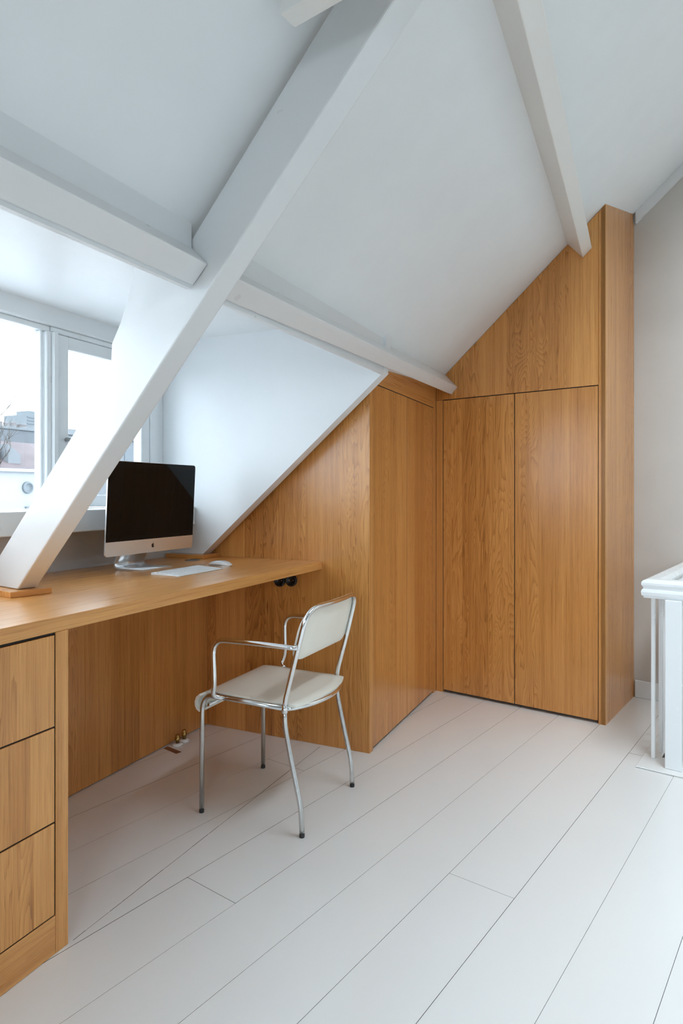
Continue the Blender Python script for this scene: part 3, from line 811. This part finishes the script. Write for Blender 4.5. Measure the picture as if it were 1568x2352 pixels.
# ------------------------------------------------------------------ things on the worktop
# all-in-one computer
CYC = 1.8865
cp = thing('desktop_computer', (-1.66, CYC, ZT), 'silver all-in-one desktop computer with dark screen on worktop', 'computer')
TILT = math.radians(3.0)
def P(y, h, d=0.0):
    """screen plane: y along the desk, h up from the lower edge, d towards the room"""
    return Vector((-1.645 + math.sin(TILT) * h + math.cos(TILT) * d, CYC + y, 0.8235 + math.cos(TILT) * h - math.sin(TILT) * d))
WH, HH, CR = 0.2335, 0.3290, 0.011
def rrect(w, h0, h1, r, rtop=True, rbot=True, n=6):
    o_ = []
    for cx_, cy_, a0, rd in ((w - r, h1 - r, 0, rtop), (-w + r, h1 - r, 90, rtop), (-w + r, h0 + r, 180, rbot), (w - r, h0 + r, 270, rbot)):
        if rd:
            for k in range(n + 1):
                a = math.radians(a0 + 90 * k / n); o_.append((cx_ + r * math.cos(a), cy_ + r * math.sin(a)))
        else:
            a = math.radians(a0 + 45); o_.append((cx_ + (r if math.cos(a) > 0 else -r), cy_ + (r if math.sin(a) > 0 else -r)))
    return o_
def plate(outl, d0, d1, name, mat, par, bev=0.0):
    m = MB(); m.prism([P(a, b, d0) for a, b in outl], P(0, 0, d1) - P(0, 0, d0), bev)
    return m.build(name, mat, par)
# housing: flat rim that swells to a belly at the back
m = MB(); bm = m.bm; rings = []
for sc, d in ((1.0, 0.0), (1.0, -0.005), (0.97, -0.010), (0.80, -0.017), (0.55, -0.026), (0.30, -0.033), (0.10, -0.036)):
    rings.append([bm.verts.new(P(a * sc, HH * 0.5 + (b - HH * 0.5) * sc, d)) for a, b in rrect(WH, 0, HH, CR)])
for a, b in zip(rings, rings[1:]):
    for i in range(len(a)): bm.faces.new((a[i], a[(i + 1) % len(a)], b[(i + 1) % len(b)], b[i])).smooth = len(a) > 0 and a is not rings[0]
bm.faces.new(rings[0]); bm.faces.new(rings[-1])
hs = m.build('housing', 'aluminium', cp)
plate(rrect(WH - 0.0006, 0.0004, 0.0493, CR, False, True), 0.0001, 0.0009, 'chin', 'aluminium', cp)
gl = plate(rrect(WH - 0.0012, 0.0500, HH - 0.0012, CR - 0.001, True, False), 0.0001, 0.0010, 'front_glass', 'screen_bezel', cp)
plate(rrect(WH - 0.0195, 0.066, HH - 0.0210, 0.001, False, False), 0.0011, 0.0013, 'display', 'screen_glass', gl)
MB().lathe(P(0.0, HH - 0.0105, 0.0010), [(0.0012, 0.0), (0.0012, 0.0004)], 10, axis=P(0, 0, 1) - P(0, 0, 0)).build('camera_dot', 'logo_black', gl)
# fruit shaped logo on the chin, with a bite and a leaf
LG = [(0.00, 0.62), (0.10, 0.66), (0.24, 0.72), (0.36, 0.69), (0.45, 0.60), (0.36, 0.48), (0.32, 0.34), (0.35, 0.18), (0.43, 0.07), (0.50, 0.02), (0.45, -0.14), (0.36, -0.30), (0.26, -0.42),
      (0.17, -0.46), (0.08, -0.43), (0.0, -0.40), (-0.08, -0.43), (-0.18, -0.46), (-0.28, -0.40), (-0.38, -0.26), (-0.45, -0.06), (-0.48, 0.16), (-0.46, 0.38), (-0.38, 0.58), (-0.26, 0.70), (-0.14, 0.69)]
LF = [(0.02, 0.74), (0.04, 0.88), (0.11, 1.00), (0.22, 1.07), (0.22, 0.94), (0.15, 0.82)]
KS = 0.0128
lg = plate([(a * KS, 0.0230 + b * KS) for a, b in LG], 0.0010, 0.00125, 'logo', 'logo_black', cp)
plate([(a * KS, 0.0230 + b * KS) for a, b in LF], 0.0010, 0.00125, 'logo_leaf', 'logo_black', lg)
# stand: foot plate that bends up into the neck
prof_s = bez([Vector((-1.6165, 0, 0.7632)), Vector((-1.772, 0, 0.7632)), Vector((-1.688, 0, 0.890))], 0.048, 10)
m = MB(); bm = m.bm; rows = []
for i, p in enumerate(prof_s):
    a = prof_s[max(i - 1, 0)]; b = prof_s[min(i + 1, len(prof_s) - 1)]
    d = (b - a).normalized(); nr = Vector((d.z, 0, -d.x)) * 0.0030
    w = 0.0770
    rows.append([bm.verts.new((p.x + nr.x, CYC - w, p.z + nr.z)), bm.verts.new((p.x + nr.x, CYC + w, p.z + nr.z)), bm.verts.new((p.x - nr.x, CYC + w, p.z - nr.z)), bm.verts.new((p.x - nr.x, CYC - w, p.z - nr.z))])
for a, b in zip(rows, rows[1:]):
    for i in range(4): bm.faces.new((a[i], a[(i + 1) % 4], b[(i + 1) % 4], b[i])).smooth = i in (0, 2)
bm.faces.new(rows[0]); bm.faces.new(rows[-1])
m.build('stand', 'aluminium', cp)

# keyboard
kb = thing('keyboard', (-1.472, 1.885, ZT), 'small white keyboard lying in front of the computer', 'keyboard')
KX0, KX1, KY0, KY1 = -1.531, -1.411, 1.749, 2.004
def kz(x): return ZT + 0.0022 + 0.0065 * (KX1 - x) / (KX1 - KX0)
m = MB(); m.prism([(KX1, KY0, ZT + 0.0003), (KX1, KY0, kz(KX1)), (KX0, KY0, kz(KX0)), (KX0, KY0, ZT + 0.0003)], (0, KY1 - KY0, 0), 0.0008)
m.build('case', 'keyboard_white', kb)
m = MB()
rows_k = [(0, [1.07] * 14), (1, [1] * 13 + [1.98]), (2, [1.55] + [1] * 13), (3, [1.8] + [1] * 11 + [1.75]), (4, [2.3] + [1] * 10 + [2.25]), (5, [1.1, 1, 1, 1.3, 5.0, 1.3, 1, 1.0, 1.0, 1.0])]
for rI, ws in rows_k:
    x0 = KX0 + 0.0075 + rI * 0.0178; tot = sum(ws); unit = (KY1 - KY0 - 0.012) / tot; yy = KY0 + 0.006
    for w in ws:
        x1 = x0 + (0.0145 if rI else 0.011)
        zc = [kz(x0), kz(x1)]
        m.hexa([(x0, yy + 0.0009, zc[0]), (x1, yy + 0.0009, zc[1]), (x1, yy + w * unit - 0.0009, zc[1]), (x0, yy + w * unit - 0.0009, zc[0])],
               [(x0 + 0.0003, yy + 0.0012, zc[0] + 0.0016), (x1 - 0.0003, yy + 0.0012, zc[1] + 0.0016), (x1 - 0.0003, yy + w * unit - 0.0012, zc[1] + 0.0016), (x0 + 0.0003, yy + w * unit - 0.0012, zc[0] + 0.0016)])
        yy += w * unit
tag(m.build('keys', 'key_white', kb), kind='stuff')
# mouse: low arched shell with its length across the desk
ms = thing('computer_mouse', (-1.478, 2.078, ZT), 'glossy white computer mouse to the right of the keyboard', 'mouse')
m = MB(); bm = m.bm
def mouse_ring(sc, zf):
    out = []
    for k in range(28):
        a = 2 * math.pi * k / 28; ca, sa = math.cos(a), math.sin(a)
        ex = 0.054 * sc * (abs(ca) ** 0.75) * (1 if ca > 0 else -1); ey = 0.028 * sc * (abs(sa) ** 0.75) * (1 if sa > 0 else -1)
        prof_z = 0.0195 * (1 - (ex / 0.060) ** 2) ** 0.8
        out.append(bm.verts.new(Vector((-1.478 + ex, 2.078 + ey - ex * 0.12, ZT + 0.002 + max(0.0015, prof_z * zf)))))
    return out
rg = [mouse_ring(0.94, 0.30), mouse_ring(1.0, 0.48), mouse_ring(0.985, 0.66), mouse_ring(0.93, 0.83), mouse_ring(0.80, 0.95), mouse_ring(0.5, 1.0), mouse_ring(0.2, 1.01)]
for a, b in zip(rg, rg[1:]): 
    for i in range(28): bm.faces.new((a[i], a[(i + 1) % 28], b[(i + 1) % 28], b[i])).smooth = True
bm.faces.new(rg[-1]).smooth = True
m.build('shell', 'mouse_white', ms)
m = MB(); bm = m.bm
lo = []; hi = []
for k in range(28):
    a = 2 * math.pi * k / 28; ca, sa = math.cos(a), math.sin(a)
    ex = 0.050 * (abs(ca) ** 0.75) * (1 if ca > 0 else -1); ey = 0.0258 * (abs(sa) ** 0.75) * (1 if sa > 0 else -1)
    lo.append(bm.verts.new((-1.478 + ex, 2.078 + ey - ex * 0.12, ZT + 0.0003))); hi.append(bm.verts.new((-1.478 + ex, 2.078 + ey - ex * 0.12, ZT + 0.0055)))
for i in range(28): bm.faces.new((lo[i], lo[(i + 1) % 28], hi[(i + 1) % 28], hi[i]))
bm.faces.new(lo); bm.faces.new(hi)
m.build('base', 'aluminium', ms)
# cable grommet
gr = thing('cable_grommet', (-1.712, 2.208, ZT), 'flat dark grey round cable cap in worktop beside the computer', 'cable cap')
MB().lathe((-1.712, 2.208, ZT + 0.0002), [(0.031, 0), (0.031, 0.0016), (0.029, 0.0022), (0.027, 0.0022), (0.027, 0.0016)], 32).build('rim', 'grommet_grey', gr)
MB().lathe((-1.712, 2.208, ZT + 0.0003), [(0.0265, 0), (0.0265, 0.0018), (0.0, 0.0020)], 32).build('lid', 'grommet_grey', gr)
MB().xbox(-1.729, -1.695, 2.215, 2.223, ZT + 0.0022, ZT + 0.0034, 0.0004).build('flap', 'black_plastic', gr)
# sockets on the closet side, just under the worktop
for x, z, lab in ((-1.401, 0.6695, 'black round power socket half hidden by the worktop edge, further from the chair back'), (-1.3445, 0.6735, 'black round power socket under the worktop, nearer the chair back')):
    so = thing('power_socket', (x, 2.4045, z), lab, 'socket', 'sockets under the worktop')
    MB().lathe((x, 2.4046, z), [(0.0250, 0), (0.0258, 0.002), (0.0258, 0.012), (0.0240, 0.0145), (0.019, 0.0145), (0.0185, 0.007), (0.0, 0.007)], 32, axis=(0, -1, 0)).build('socket_ring', 'black_plastic', so)
    for dx in (-0.0095, 0.0095):
        MB().lathe((x + dx, 2.4046 - 0.0072, z), [(0.0026, 0), (0.0026, 0.0006)], 10, axis=(0, -1, 0)).build('contact', 'satin_steel', so)
    MB().xbox(x - 0.003, x + 0.003, 2.3894, 2.3904, z - 0.0212, z - 0.0200).build('mark', 'satin_steel', so)
# pipe stubs at the back panel
for x, y, hh, mt, lab in ((-1.744, 2.152, 0.036, 'brass', 'short brass pipe stub on white collar, beside the bare floor patch'), (-1.748, 2.200, 0.040, 'brass', 'short dark brass pipe stub on white collar, nearer the closet corner')):
    pi = thing('pipe_stub', (x, y, 0), lab, 'pipe', 'pipe stubs under the worktop')
    MB().lathe((x, y, 0.0002), [(0.021, 0), (0.0215, 0.004), (0.018, 0.0085), (0.009, 0.0095)], 24).build('collar', 'ceramic_white', pi)
    MB().lathe((x, y, 0.008), [(0.008, 0), (0.008, hh * 0.35), (0.0115, hh * 0.4), (0.0115, hh * 0.62), (0.009, hh * 0.66), (0.009, hh * 0.9), (0.006, hh), (0, hh)], 8).build('fitting', mt, pi)
# bowl on the sill behind the computer
o = MB().lathe((-1.848, 1.950, 0.9835), [(0.016, 0), (0.020, 0.002), (0.034, 0.010), (0.044, 0.022), (0.048, 0.034), (0.0465, 0.0345), (0.042, 0.022), (0.030, 0.011), (0.0, 0.007)], 28).build('bowl', 'ceramic_white')
tag(o, 'small white bowl on the window sill behind the computer', 'bowl')

# ------------------------------------------------------------------ outdoors
struct(MB().xbox(-420, 40, -200, 420, -10.2, -10.0).build('ground', 'street_grey'), 'street level far below')
struct(MB().xbox(-5.2, -2.06, -5.0, 8.0, 0.55, 0.68).build('ground', 'bounce_pale'), 'unseen pale slab below the sill, added to bounce sky light')  # added out of view to throw sky light onto the dormer ceiling
pw = thing('parapet_wall', (-5.3, 4.2, -3), 'pale rendered parapet wall close outside the window', 'wall')
MB().xbox(-5.5, -5.2, 0.0, 4.62, -9.9, 1.235).build('wall_body', 'render_white', pw)
MB().xbox(-5.54, -5.16, -0.02, 4.64, 1.236, 1.266, 0.004).build('coping', 'render_white', pw)
MB().lathe((-5.2, 4.262, 1.094), [(0.055, 0), (0.055, 0.02), (0.040, 0.03), (0.038, 0.012), (0, 0.012)], 20, axis=(1, 0, 0)).build('round_vent', 'far_concrete', pw)
MB().xbox(-5.2, -5.17, 4.235, 4.30, 0.90, 0.918, 0.003).build('drip_spout', 'far_concrete', pw)
# chimney stack and roofs across the street
cs = thing('chimney_stack', (-22.3, 17.0, 1.0), 'broad grey brick chimney stack with a row of clay pots', 'chimney')
MB().xbox(-22.9, -22.0, 15.2, 18.44, 1.2, 3.50).build('stack', 'brick_grey', cs)
MB().xbox(-22.95, -21.95, 15.15, 18.48, 3.50, 3.60, 0.01).build('cap', 'far_concrete', cs)
for y0, y1, zt_ in ((16.99, 17.23, 3.80), (17.31, 17.52, 3.80), (17.61, 17.85, 3.84), (17.93, 18.29, 3.79), (16.55, 16.80, 3.80)):
    r_ = (y1 - y0) / 2
    MB().lathe((-22.4, (y0 + y1) / 2, 3.60), [(r_, 0), (r_ * 0.95, 0.05), (r_ * 0.92, zt_ - 3.66), (r_, zt_ - 3.64), (r_, zt_ - 3.6), (r_ * 0.7, zt_ - 3.6), (r_ * 0.7, 0.05)], 14).build('chimney_pot', 'chimney_pot_clay', cs)
rh = thing('row_house', (-20, 14, -10), 'row house with dull red tiled roof below the chimney stack', 'house')
MB().xbox(-21.9, -18.0, 6.0, 17.2, -9.9, 1.75).build('wall_body', 'brick_grey', rh)
m = MB(); m.prism([(-17.8, 5.8, 1.78), (-20.2, 5.8, 2.86), (-21.95, 5.8, 2.2), (-21.95, 5.8, 1.76)], (0, 11.6, 0)); m.build('roof', 'roof_tile_red', rh)
MB().xbox(-17.8, -17.66, 5.8, 17.4, 1.66, 1.79).build('gutter', 'far_facade', rh)
dm = MB().xbox(-19.4, -18.5, 13.3, 14.15, 2.0, 2.52); dm = dm.build('roof_dormer', 'far_facade', rh)
m = MB(); m.prism([(-18.3, 14.3, 1.9), (-18.3, 14.75, 1.9), (-18.3, 14.75, 2.30), (-18.3, 14.3, 2.62)], (-0.5, 0, 0)); m.build('flashing', 'far_facade', rh)
tw = thing('tower_block', (-265, 217, -10), 'distant pale tower block rising above the roofs', 'building')
MB().xbox(-275, -260, 212.6, 221.5, -9.9, 37.8).build('wall_body', 'far_concrete', tw)
MB().xbox(-270, -262, 215.4, 219.4, 37.8, 39.9).build('roof_house', 'far_concrete', tw)
for k in range(9):
    MB().xbox(-260.0, -259.8, 213.2, 221.0, 36.4 - k * 1.5, 37.0 - k * 1.5).build('window_band', 'far_window', tw)
fh = thing('flat_roof_building', (-42, 40, -10), 'long pale flat roofed building seen through the opening sash', 'building')
MB().xbox(-46, -40, 33.7, 60, -9.9, 5.55).build('wall_body', 'far_facade', fh)
MB().xbox(-46.2, -39.8, 33.6, 60.2, 5.55, 5.98).build('roof_edge', 'far_facade', fh)
for k in range(10):
    w_ = MB().xbox(-40.02, -39.95, 34.4 + k * 1.6, 35.4 + k * 1.6, 3.6, 4.9).build('window', 'far_window', fh)
# bare tree in front of the roofs
tr = thing('bare_tree', (-11.2, 8.0, -10), 'bare leafless tree with thin twigs at the window edge', 'tree')
rt_ = random.Random(11)
m = MB()
def branch(p, d, L, r, depth):
    pts = [p]; dd_ = d.normalized(); n_ = 4
    for i in range(n_):
        dd_ = (dd_ + Vector((rt_.uniform(-.2, .2), rt_.uniform(-.2, .2), rt_.uniform(-.05, .18)))).normalized()
        pts.append(pts[-1] + dd_ * (L / n_))
    m.tube(pts, [r * (1 - 0.5 * i / n_) for i in range(n_ + 1)], 5)
    if depth > 0:
        for k in range(4 if depth > 1 else 3):
            q = pts[rt_.choice((1, 2, 3, 4, 4))]
            nd_ = (dd_ * 0.8 + Vector((rt_.uniform(-.8, .8), rt_.uniform(-.8, .8), rt_.uniform(.0, .6)))).normalized()
            branch(q, nd_, L * rt_.uniform(.55, .75), r * 0.6, depth - 1)
branch(Vector((-11.1, 8.30, 0.75)), Vector((0, 0.10, 1)), 0.95, 0.022, 4)
branch(Vector((-11.3, 8.05, 0.5)), Vector((0, -0.1, 1)), 1.0, 0.022, 4)
m.build('branches', 'bark', tr)
MB().tube([(-11.2, 8.0, -9.9), (-11.22, 8.02, -5), (-11.2, 8.0, -1), (-11.15, 8.08, 0.8)], [0.2, 0.16, 0.11, 0.05], 10).build('trunk', 'bark', tr)
